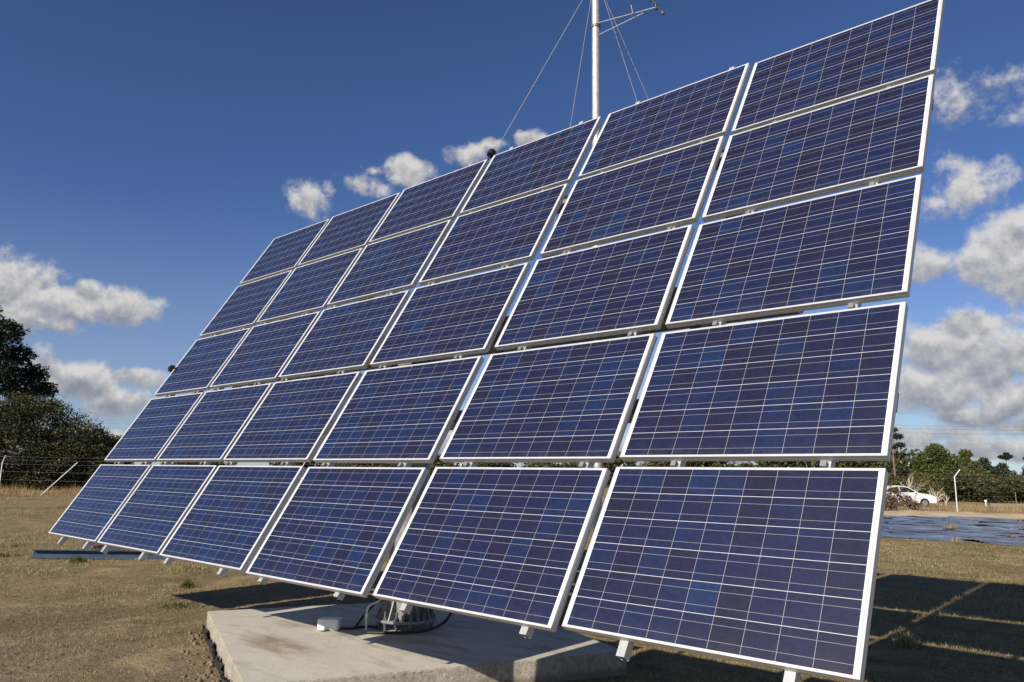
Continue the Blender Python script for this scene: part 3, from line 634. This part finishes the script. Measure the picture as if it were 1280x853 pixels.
th = np.where(rng.uniform(0, 1, n) < .42, rng.uniform(R(6), R(34), n), rng.uniform(R(45), R(88), n))
th[: n // 8] = rng.uniform(R(-30), R(110), n // 8)
d = 4.0 * (24 / 4.0) ** rng.uniform(0, 1, n)
x, y = -np.sin(th) * d, np.cos(th) * d
dens = vnoise(x * 1.1, y * 1.1, 31) + .7 * vnoise(x * 4, y * 4, 32)
bare = .75 * np.exp(-(((x + 7.4) ** 2 + (y - 3.0) ** 2) / 4.2 ** 2) ** 1.5)
keep = (rng.uniform(0, 1, n) < np.clip(.55 + .32 * dens, .06, 1) * (1 - .93 * bare)) & ~in_pad(x, y)
keep &= ~((x > -15.5) & (x < 3.5) & (y > 24.6))
x, y, d, dens = x[keep], y[keep], d[keep], dens[keep]
tone = np.clip(.60 + .26 * rng.normal(0, 1, len(x)) - .22 * np.clip(vnoise(x * .7, y * .7, 40) - .35, 0, 2) + .05 * dens, 0, 1)
n2_ = 260000; th2 = np.where(rng.uniform(0, 1, n2_) < .3, rng.uniform(R(2), R(36), n2_), rng.uniform(R(50), R(90), n2_)); d2 = rng.uniform(16, 62, n2_)
x2, y2 = -np.sin(th2) * d2, np.cos(th2) * d2; c2 = vnoise(x2 * .9, y2 * .9, 81) + .8 * vnoise(x2 * 2.6, y2 * 2.6, 82)
k2 = (rng.uniform(0, 1, n2_) < np.clip(.1 + .75 * (c2 - .1), 0.03, 1)) & ~((x2 > -15.5) & (x2 < 3.5) & (y2 > 24.4)); x2, y2, d2, c2 = x2[k2], y2[k2], d2[k2], c2[k2]
t2 = np.clip(.50 + .22 * rng.normal(0, 1, len(x2)) - .30 * np.clip(vnoise(x2 * .5, y2 * .5, 83), -.3, 1), 0, 1)
L_ = .028 + .022 * np.clip(dens, -.5, 1.5) * .6 + .0006 * d; W_ = .0022 + .00045 * d
x, y, tone = np.concatenate([x, x2]), np.concatenate([y, y2]), np.concatenate([tone, t2])
L_ = np.concatenate([L_, .05 + .05 * np.clip(c2, 0, 1.5)]); W_ = np.concatenate([W_, .004 + .00045 * d2])
gr = blades('grass', np.stack([x, y], -1), L_, W_, M['grass'], .62, tone)
tag(gr, 'short dry straw-coloured grass stubble over the paddock', 'grass', kind='stuff')
def tuft_obj(name, loc, rad, hgt, n, m, label, group=None, cat='grass tuft'):
    r_ = rng.normal(0, rad / 2, (n, 2)); L = hgt * np.exp(-(r_ ** 2).sum(1) / rad ** 2)
    o = blades(name, r_, L, .006 + .0006 * math.hypot(*loc), m, .45); o.location = (loc[0], loc[1], 0); tag(o, label, cat, group); return o
tuft_obj('grass_tuft', (-11.05, 5.35), .09, .14, 260, M['tuft'], 'dark green tuft at the shadow tip near the bottom left panel')
tuft_obj('grass_tuft', (-15.2, 5.3), .13, .14, 380, M['tuft'], 'green tuft growing against the near side of the blue beam')
tuft_obj('grass_tuft', (-9.6, 4.55), .3, .05, 520, M['tuft'], 'low green patch beside the left corner of the concrete pad')
tuft_obj('grass_tuft', (-19.0, 5.4), .5, .07, 600, M['tuft'], 'low green tuft on the dry grass beyond the blue beam')
tuft_obj('grass_tuft', (-17.1, 4.55), .4, .08, 500, M['tuft'], 'green tuft at the left end of the blue beam')
tuft_obj('grass_tuft', (-12.9, 6.2), .45, .08, 1200, M['grass'], 'yellowed low tuft under the bottom edge of the array')
tuft_obj('grass_tuft', (-5.45, 24.75), .16, .14, 300, M['straw'], 'pale tuft at the near edge of the plastic sheet')
tuft_obj('grass_tuft', (-6.9, 31.0), .2, .26, 260, M['straw'], 'pale tuft poking through the middle of the plastic sheet')
tuft_obj('grass_tuft', (-2.45, 8.75), .14, .15, 500, M['grass'], 'straw tuft where two bright lines cross in the array shadow')
for i in range(26):
    tx, ty = rr.uniform(-12, 0), rr.uniform(25.5, 40)
    tuft_obj('grass_tuft', (tx, ty), rr.uniform(.10, .22), rr.uniform(.06, .15), 110, M[rr.choice(('straw', 'tuft', 'straw'))], 'small weed tuft growing through the plastic sheet', 'weed tufts in the plastic sheet')
# tall dry grass along the fence
def fence_pt(s): return (-54.7 + (44.3) * s, 14.2 + 34.8 * s)
n = 90000; s = rng.uniform(-.35, 1.5, n); off = rng.normal(4, 3.2, n)
nx2, ny2 = -.618, .786
x = -54.7 + 44.3 * s + nx2 * off; y = 14.2 + 34.8 * s + ny2 * off
cl_ = vnoise(x * 1.3, y * 1.3, 50) + .5 * vnoise(x * 3, y * 3, 51); k = rng.uniform(0, 1, n) < np.clip(.35 + .5 * cl_, 0.02, 1)
x, y, cl_ = x[k], y[k], cl_[k]
tg = blades('tall_grass', np.stack([x, y], -1), .28 + .22 * np.clip(cl_, 0, 1.5), .022, M['straw'], .35)
tag(tg, 'tall golden dry grass along the wire fence', 'grass', kind='stuff')

# ------------------------------------------------------------------ trees
def leaves(name, clumps, per, size, m, parent, squash=.8, elong=1.6, hollow=.45):
    Vs = []; tn = []
    wts = np.array([c[3] ** 2 for c in clumps]); wts = wts / wts.sum()
    for (cx_, cy_, cz_, cr_), wv in zip(clumps, wts):
        k = max(12, int(per * wv)); dv = rng.normal(0, 1, (k, 3)); dv /= np.linalg.norm(dv, axis=1)[:, None]
        rad = cr_ * (hollow + (1 - hollow) * rng.uniform(0, 1, k) ** .6) * (1 + .16 * np.sin(dv[:, 0] * 5 + cx_) * np.sin(dv[:, 2] * 6 + cy_) + rng.normal(0, .07, k))
        Pp = np.array([cx_, cy_, cz_]) + dv * rad[:, None] * np.array([1, 1, squash])
        u = rng.normal(0, 1, (k, 3)); u /= np.linalg.norm(u, axis=1)[:, None]; v = np.cross(u, rng.normal(0, 1, (k, 3))); v /= np.linalg.norm(v, axis=1)[:, None]
        s_ = size * rng.uniform(.5, 1.3, k)[:, None]; u = u * s_ * elong / 2; v = v * s_ / 2
        Vs.append(np.stack([Pp - u, Pp - v * .9, Pp + u, Pp + v * .9], 1).reshape(-1, 3)); base = rng.uniform(-.1, .15)
        tn.append(np.clip(base + .45 + .25 * rng.normal(0, 1, k), 0, 1).repeat(4))
    Vv = np.concatenate(Vs); return poly_mesh(name, Vv, np.arange(len(Vv)), 4, m, parent, np.concatenate(tn))
def limbs(name, trunk_h, r0, targets, m, parent, lean=(0, 0), rnd=None):
    rnd = rnd or rr; bm = bmesh.new()
    top_ = Vector((lean[0], lean[1], trunk_h)); pts = [Vector((0, 0, -.1))] + [top_ * (k / 4) + Vector((rnd.uniform(-.12, .12), rnd.uniform(-.12, .12), 0)) * (r0 * 3) for k in (1, 2, 3)] + [top_]
    tube(bm, pts, [r0 * 1.25, r0, r0 * .9, r0 * .8, r0 * .6], 9)
    for tx in targets:
        tx = Vector(tx); st = top_ * rnd.uniform(.45, .95); mid = st.lerp(tx, .5) + Vector((rnd.uniform(-.3, .3), rnd.uniform(-.3, .3), rnd.uniform(0, .5))) * (r0 * 2.5)
        tube(bm, [st, mid, tx], [r0 * .45, r0 * .28, r0 * .08], 6)
    return bm_done(bm, name, m, parent, smooth=True)
def tree(name, loc, clumps, per, size, leafm, th_, r0, label, cat='tree', group=None, lean=(0, 0), squash=.8, hollow=.45, elong=1.6, ntar=10):
    o = empty(name, loc); tag(o, label, cat, group)
    tg_ = [c[:3] for c in clumps][:ntar]
    limbs('trunk', th_, r0, tg_, M['bark'], o, lean); leaves('crown', clumps, per, size, leafm, o, squash, elong, hollow); return o
# screen-right direction at the left background: used to shape crowns sideways (rt) and in depth (fwd)
def cl(lst, yaw):                       # local clumps (side, depth, height, radius) -> rotated about z
    ca, sa = math.cos(yaw), math.sin(yaw); return [(a_ * ca - b_ * sa, a_ * sa + b_ * ca, z_, r_) for a_, b_, z_, r_ in lst]
YL = R(75)   # left: side direction on the ground
big = cl([(-3.2, 0, 15.2, 1.9), (-1.2, .5, 14.2, 1.8), (.7, 0, 12.8, 1.9), (-2.6, -1, 12.6, 2.0), (1.9, .8, 11.0, 1.6), (-.5, -1.2, 11.0, 2.1), (3.2, 0, 9.4, 1.5), (.8, -1.4, 9.2, 2.0),
          (-3.4, .5, 9.6, 2.4), (4.2, .6, 8.2, 1.3), (2.3, -1, 7.9, 1.9), (-1, .8, 7.6, 2.2), (-4.8, 0, 12.6, 2.3), (-6.3, .4, 10, 2.4), (-5.5, -1, 7.4, 2.4), (-7.5, 0, 13.4, 1.9), (-8.6, .6, 9, 2.2), (0.2, 1.8, 6, 2.0), (4.6, 0, 6.6, 1.3), (2.8, 1.2, 6.1, 1.6), (-3, 0, 5.8, 2.2)], YL)
big = [(a_, b_, c_ * 1.06, r_ * .84) for a_, b_, c_, r_ in big]
tree('gum_tree', (-78.6, 18.6, 0), big, 46000, .17, M['euc'], 10.5, .42, 'tallest dark gum tree at the left edge of the photo', ntar=19, hollow=.3, squash=.72)
b1 = cl([(-3, 0, 4.6, 2.9), (.2, .4, 5.2, 2.6), (-5.6, 0, 4.2, 3.0), (2.6, 0, 3.9, 2.4), (-1.2, -1.2, 3.0, 2.6), (4.0, .4, 2.4, 1.9), (1.4, -1.3, 2.2, 2.2), (-4.2, -1.4, 2.0, 2.4), (-8, 0, 4.4, 3), (-1, .5, 6.1, 1.5), (3.0, -.6, 1.4, 1.7), (-2.6, -1.6, .9, 1.6), (.2, -1.8, .8, 1.5), (2.4, -1.4, .7, 1.3), (-5.5, -1.6, 1.2, 1.8), (-.8, -1.6, .9, 1.5)], YL)
tree('spreading_tree', (-67.2, 19.4, 0), b1, 90000, .115, M['olive'], 3.6, .28, 'wide olive-green bushy tree in front of the tall dark gum tree', hollow=.35)
b2 = cl([(0, 0, 3.4, 1.9), (1.5, .3, 2.6, 1.6), (-1.4, 0, 2.7, 1.8), (.5, -.8, 1.6, 1.6), (2.2, 0, 1.4, 1.2)], YL)
tree('bushy_tree', (-65.4, 23.0, 0), b2, 30000, .11, M['olive'], 2.0, .16, 'lower dark olive bush at the right end of the left tree group', hollow=.3)
tree('small_tree', (-102.5, 39.4, 0), cl([(0, 0, 5.0, 1.1), (.7, 0, 4.2, 1.1), (-.6, 0, 3.8, 1.2), (0, 0, 2.6, 1.3)], YL), 3000, .2, M['green'], 3.6, .12, 'small green treetop showing just left of the array edge')
YR = R(13)
tree('round_tree', (-18.3, 78.0, 0), cl([(0, 0, 3.9, 1.3), (-.9, 0, 3.3, 1.2), (.95, .2, 3.3, 1.2), (-1.2, .2, 2.2, 1.1), (1.15, 0, 2.2, 1.0), (0, -.6, 2.2, 1.4), (.1, 0, 4.5, .8), (-.6, -.5, 1.1, 1.2), (.8, -.4, 1.1, 1.1)], YR), 16000, .13, M['green'], 2.6, .16, 'round-crowned green tree to the left of the white fence post', hollow=.3)
tree('conical_tree', (-16.9, 83.2, 0), cl([(0, 0, 4.3, .6), (-.45, 0, 3.5, .8), (.45, .1, 3.1, .85), (0, -.3, 2.3, 1.2), (-.8, 0, 2.0, 1.0), (.9, 0, 2.0, 1.1), (0, -.4, 1.0, 1.4)], YR), 12000, .13, M['gold'], 2.6, .14, 'yellow-green pointed tree rising behind the white fence post', hollow=.3)
tree('tall_thin_tree', (-24.4, 87.0, 0), cl([(.1, 0, 7.0, .55), (.55, 0, 6.3, .6), (-.3, 0, 6.2, .55), (.75, 0, 5.4, .55), (.1, 0, 5.2, .4), (.3, 0, 4.4, .3), (-.5, 0, 5.3, .4)], YR), 2600, .13, M['euc'], 6.6, .11, 'tall thin tree with a sparse crown right beside the array edge', hollow=.1, lean=(.1, 0), squash=.55)
tree('lone_tree', (-27.6, 167.8, 0), [(0, 0, 6.3, .75), (.6, 0, 6.5, .6), (-.6, 0, 6.4, .65), (.1, 0, 7.0, .5)], 1500, .22, M['euc'], 6, .12, 'flat-topped lone tree standing far off against the clouds', squash=.5)
tree('dark_tree', (-12.6, 94.4, 0), cl([(0, 0, 3.9, 1.3), (-.6, 0, 3.0, 1.0), (1.3, 0, 3.6, 1.5), (0, 0, 2.2, 1.6), (2.6, 0, 3.4, 1.5), (-1, 0, 1.6, 1.4), (1.6, 0, 1.6, 1.6)], YR), 10000, .15, M['euc'], 2.4, .16, 'dark dense tree at the right edge of the photo')
d1 = tree('distant_tree', (-31.2, 166.6, 0), [(0, 0, 4.6, 1.6), (-1.8, 0, 3.6, 1.4), (1.7, 0, 3.5, 1.4), (0, 0, 2.2, 2), (.3, 0, 5.7, .8)], 2600, .3, M['euc'], 3, .2, 'dark distant tree left of the lone tree on the skyline', group='distant trees on the skyline')
for i, (x, y, s_) in enumerate(((-28.4, 167.4, .85), (-34.5, 166.2, .8), (-38, 150, .9), (-22, 172, .9), (-44, 146, 1.0))):
    c_ = copy_tree(d1); c_.location = (x, y, 0); c_.scale = (s_, s_, s_); c_.rotation_euler.z = i * 1.3
    c_['label'] = 'dark far-off tree low on the skyline at the right'
    c_['category'] = 'tree'
# trees beyond the array, seen through the slot between its two lowest rows
t0 = None
bgx = [(-108, 52), (-104, 66), (-97, 75), (-92, 84), (-84, 88), (-80, 97), (-70, 98), (-66, 106), (-57, 103), (-53, 112), (-44, 106), (-39, 113), (-31, 100), (-27.5, 96)]
for i, (x, y) in enumerate(bgx):
    if t0 is None:
        t0 = tree('paddock_tree', (x, y, 0), [(0, 0, 3.2, 2.4), (-2.2, .3, 2.8, 2.0), (2.2, -.4, 2.7, 2.1), (0, 1, 1.8, 2.4), (1.0, -1, 4.4, 1.3), (-3.2, 0, 1.6, 1.7), (3.4, .4, 1.6, 1.7)], 5500, .3, M['olive'], 2.6, .2, 'dark green tree seen through the slot above the lowest panel row', group='trees behind the array'); c_ = t0
    else: c_ = copy_tree(t0)
    c_.location = (x, y, 0); c_.rotation_euler.z = i * 2.1; s_ = 1 + .25 * math.sin(i * 3.3); c_.scale = (s_ * 1.3, s_ * 1.3, s_)
# scrub beyond the fence at the right
s0 = None
shr = [(-24.5, 74.5, 1.0), (-21.6, 73, .9), (-19.4, 75.5, 1.05), (-17.6, 73, .8), (-15.6, 76, 1.1), (-13.4, 75, 1.0), (-11.6, 77, 1.0), (-9.6, 78.5, .95), (-7.0, 79, 1.1), (-22.8, 80, 1.15), (-12.6, 86, 1.15), (-10.6, 90, 1.2), (-4.2, 80, 1.2), (-27.5, 76, 1.1), (-20.6, 84, 1.2), (-15.2, 88, 1.2)]
for i, (x, y, s_) in enumerate(shr):
    if i % 4 == 0 or s0 is None:
        lf = (M['scrub'], M['olive'], M['scrub'], M['scrub'])[(i // 4) % 4]
        s0 = empty('shrub', (0, 0, 0)); cs = [(rr.uniform(-1.4, 1.4), rr.uniform(-.8, .8), rr.uniform(.5, 1.7), rr.uniform(.6, 1.0)) for _ in range(9)]
        limbs('stem', .8, .07, [c[:3] for c in cs], M['bark'], s0); leaves('foliage', cs, 6500, .13, lf, s0, .85, 1.5, .3); c_ = s0
    else: c_ = copy_tree(s0)
    c_.location = (x, y, 0); c_.rotation_euler.z = i * 1.9; c_.scale = (s_ * 1.15, s_ * 1.15, s_ * .95)
    tag(c_, 'brown-green scrub bush below the trees beyond the wire fence', 'shrub', 'scrub bushes beyond the fence')
sc2 = empty('red_leaf_shrub', (-13.15, 46.6, 0)); tag(sc2, 'reddish-leaved shrub in front of the white car', 'shrub')
cs = cl([(.9, .2, .35, .35), (-.2, .3, .5, .45), (-.8, 0, .7, .55), (0, 0, .95, .5), (.5, .1, .6, .45), (-.3, -.2, .35, .5), (-1.5, 0, .6, .6)], YR)
limbs('stem', .5, .03, [c[:3] for c in cs], M['deadwood'], sc2); leaves('foliage', cs, 3200, .075, M['redleaf'], sc2, .85, 1.5, .2)
# pale dead branches beside the car
def dead(loc, seed, n, L, label):
    r_ = random.Random(seed); bm = bmesh.new()
    def grow(p, d_, l_, r0, dep):
        pts = [p]; 
        for k in range(4): d_ = (d_ + Vector((r_.uniform(-.25, .25), r_.uniform(-.25, .25), r_.uniform(-.1, .18)))).normalized(); p = p + d_ * l_ / 4; pts.append(p)
        tube(bm, pts, [r0, r0 * .85, r0 * .7, r0 * .5, r0 * .3], 6)
        if dep: 
            for k in range(3): grow(pts[1 + k], (d_ + Vector((r_.uniform(-1, 1), r_.uniform(-1, 1), r_.uniform(-.2, .7)))).normalized(), l_ * .55, r0 * .5, dep - 1)
    for k in range(n):
        a_ = r_.uniform(0, 6.28); grow(Vector((r_.uniform(-.4, .4), r_.uniform(-.4, .4), .1)), Vector((math.cos(a_) * .8, math.sin(a_) * .8, r_.uniform(.5, 1.3))).normalized(), L * r_.uniform(.7, 1.1), .06, 2)
    o = bm_done(bm, 'dead_branches', M['deadwood'], None, loc); tag(o, label, 'branches')
dead((-15.9, 60.8, 0), 3, 4, 2.0, 'bleached dead branches sticking up behind the white car')
dead((-13.4, 57.5, 0), 8, 4, 1.1, 'low heap of dead branches at the nose of the white car')

dead((-13.0, 49.8, 0), 12, 5, .9, 'tangle of dead branches on the grass in front of the white car')
# ------------------------------------------------------------------ fence
fence = empty('wire_fence', (-10.6, 49.0, 0)); tag(fence, 'wire fence with pale cranked posts crossing the paddock behind the array', 'fence')
FO = Vector(fence.location); fd = Vector((44.3, 34.8, 0)).normalized(); fn_ = Vector((-fd.y, fd.x, 0))
def fpost(s):
    p = Vector((s * fd.x, s * fd.y, 0)); bm = bmesh.new()
    tube(bm, curve_pts([p + Vector((0, 0, -.1)), p + Vector((0, 0, 1.0)), p + Vector((0, 0, 1.86)), p + fd * .03 + Vector((0, 0, 1.98)), p + fd * .26 - fn_ * .15 + Vector((0, 0, 2.36))], 4), .032, 10)
    bm_done(bm, 'post', M['post'], fence, smooth=True)
PS = [-56.3, -46.9, -37.5, -28.1, -18.8, -9.4, 0, 14.5, 24, -66]
for s in PS: fpost(s)
for s0_, s1_, nm in ((-53.6, -51.5, 1), (7.9, 5.4, 1)):
    bm = bmesh.new(); tube(bm, [fd * s0_, fd * s1_ + Vector((0, 0, 2.0))], .028, 8); bm_done(bm, 'brace', M['post'], fence, smooth=True)
for z in (.9, 1.4, 1.86, 2.1, 2.3):
    bm = bmesh.new(); e_ = fd * (max(0, z - 1.86) * .55)
    for a_, b_ in zip(sorted(PS), sorted(PS)[1:]):
        A_ = fd * a_ + e_ + Vector((0, 0, z)); B_ = fd * b_ + e_ + Vector((0, 0, z)); tube(bm, [A_, A_.lerp(B_, .5) - Vector((0, 0, .03)), B_], .0016, 5)
    bm_done(bm, 'wire', M['wire'], fence)
for s in (3.2, 8.4, -4.4):
    bm = bmesh.new(); p = fd * s; tube(bm, [p, p + Vector((0, 0, 1.15))], .022, 6); bm_done(bm, 'picket', M['timber'], fence)
# log and marker
bm = bmesh.new(); tube(bm, [(-.2, 0, .16), (3, 1.4, .18), (6.5, 2.9, .15)], [.17, .15, .12], 12); lg = bm_done(bm, 'log', M['timber'], None, (-10.6, 58.8, 0), smooth=True); tag(lg, 'long brown log lying beyond the fence at the right', 'log')
bm = bmesh.new(); box(bm, (0, 0, .24), (.07, .05, .48)); box(bm, (0, 0, .46), (.15, .06, .12)); mk = bm_done(bm, 'marker_peg', M['post'], None, (-11.1, 59.2, 0), bevel=.01); tag(mk, 'small white marker peg at the left end of the log', 'marker')

# ------------------------------------------------------------------ power line
pl = empty('power_line', (0, 0, 0)); tag(pl, 'thin overhead power line crossing the sky low behind the array', 'power line')
poles = [(-158, 37, 9.3), (-79, 101, 11.3), (2, 167, 10.4)]
ld = Vector((.77, .63, 0)); ln = Vector((-.63, .77, 0))
for x, y, z in poles:
    bm = bmesh.new(); tube(bm, [(x, y, 0), (x, y, z + .5)], [.16, .10], 10); p_ = bm_done(bm, 'pole', M['timber'], pl, smooth=True)
    bm = bmesh.new(); box(bm, (x, y, z), (.1, 2.2, .1), Matrix.Rotation(math.atan2(ln.y, ln.x) - math.pi / 2, 3, 'Z')); bm_done(bm, 'crossarm', M['timber'], p_)
for off_, dz in ((-1.0, .08), (0, .62), (1.0, -.5)):
    bm = bmesh.new()
    for (x0, y0, z0), (x1, y1, z1) in zip(poles, poles[1:]):
        A_ = Vector((x0, y0, z0 + dz)) + ln * off_; B_ = Vector((x1, y1, z1 + dz)) + ln * off_
        tube(bm, [A_.lerp(B_, k / 12) - Vector((0, 0, 3.2 * (k / 12) * (1 - k / 12))) for k in range(13)], .012, 5)
    bm_done(bm, 'wire', M['cable'], pl)

# ------------------------------------------------------------------ car
car = empty('parked_car', (-15.3, 55.2, 0), R(40)); car.scale = (.95,) * 3; tag(car, 'white car parked beyond the fence at the right of the array', 'car')
side = [(-2.15, .35), (-2.2, .62), (-2.12, .92), (-1.55, 1.02), (-1.0, 1.36), (-.3, 1.45), (.35, 1.38), (1.0, .98), (1.75, .88), (2.12, .74), (2.2, .5), (2.15, .3)]
bm = bmesh.new(); rows_ = []
for ysn, wd, ins in ((-1, .86, 0), (-1, .84, 1), (1, .84, 1), (1, .86, 0)):
    pass
prof2 = []
for ky, (hw, up_) in enumerate(((.82, 0), (.86, .0), (.86, 0), (.82, 0))): pass
def ring(yy, shrink):
    out = []
    for x, z in side:
        t_ = max(0, (z - .95) / .5); out.append((x * (1 - .02 * shrink), yy * (1 - .22 * t_), z - .02 * shrink * (z > .5)))
    return out
ys_ = (-.84, -.80, -.4, 0, .4, .80, .84); R_ = [[bm.verts.new(p) for p in ring(y_, 1 if abs(y_) > .83 else 0)] for y_ in ys_]
for a_, b_ in zip(R_, R_[1:]):
    for k in range(len(side)): bm.faces.new((a_[k], a_[(k + 1) % len(side)], b_[(k + 1) % len(side)], b_[k]))
bm.faces.new(R_[0]); bm.faces.new(R_[-1][::-1])
body_ = bm_done(bm, 'body', M['carpaint'], car, smooth=True)
def quad3(bm, pts, th, nrm_):
    a_ = [bm.verts.new(Vector(p)) for p in pts]; b_ = [bm.verts.new(Vector(p) + Vector(nrm_) * th) for p in pts]; k_ = len(pts)
    bm.faces.new(a_[::-1]); bm.faces.new(b_)
    for i in range(k_): bm.faces.new((a_[i], a_[(i + 1) % k_], b_[(i + 1) % k_], b_[i]))
for sgn in (-1, 1):
    for pts in ([(-1.25, 1.02), (-.92, 1.30), (-.32, 1.375), (-.32, 1.0)], [(-.24, 1.0), (-.24, 1.375), (.30, 1.32), (.80, 1.02)]):
        bm = bmesh.new(); P3 = [(x, sgn * (.845 * (1 - .22 * max(0, (z - .95) / .5)) + .004), z) for x, z in pts]; quad3(bm, P3, .006, (0, sgn, .2)); bm_done(bm, 'side_window', M['glass'], car)
    for x in (-1.35, 1.32):
        bm = bmesh.new(); Mx = Matrix.Translation((x, sgn * .78, .31)) @ Matrix.Rotation(R(90), 4, 'X'); lathe(bm, [(.2, -.1), (.30, -.10), (.315, -.06), (.315, .06), (.30, .10), (.2, .10)], 22, Mx); wl = bm_done(bm, 'wheel', M['rubber'], car, smooth=True)
        bm = bmesh.new(); lathe(bm, [(.05, -.107), (.19, -.104), (.19, .104), (.05, .107)], 18, Mx); bm_done(bm, 'rim', M['galv'], wl, smooth=True)
    bm = bmesh.new(); box(bm, (2.15, sgn * .6, .66), (.10, .30, .13)); bm_done(bm, 'headlight', M['lamp'], car, bevel=.02)
    bm = bmesh.new(); box(bm, (-2.155, sgn * .62, .78), (.08, .28, .16)); bm_done(bm, 'tail_light', M['redlamp'], car, bevel=.02)
    bm = bmesh.new(); box(bm, (.72, sgn * .92, 1.0), (.12, .14, .10)); bm_done(bm, 'wing_mirror', M['carpaint'], car, bevel=.02)
bm = bmesh.new(); quad3(bm, [(.98, -.70, 1.01), (.98, .70, 1.01), (.40, .60, 1.365), (.40, -.60, 1.365)], .008, (.5, 0, .8)); bm_done(bm, 'windscreen', M['glass'], car)
bm = bmesh.new(); quad3(bm, [(-1.50, .68, 1.06), (-1.50, -.68, 1.06), (-1.06, -.60, 1.34), (-1.06, .60, 1.34)], .008, (-.5, 0, .8)); bm_done(bm, 'rear_window', M['glass'], car)
bm = bmesh.new(); box(bm, (2.17, 0, .36), (.12, 1.5, .14)); box(bm, (-2.17, 0, .40), (.12, 1.5, .14)); bm_done(bm, 'bumper', M['black'], car, bevel=.03)

scene.render.engine = 'CYCLES'
scene.render.resolution_x = 1024; scene.render.resolution_y = 682
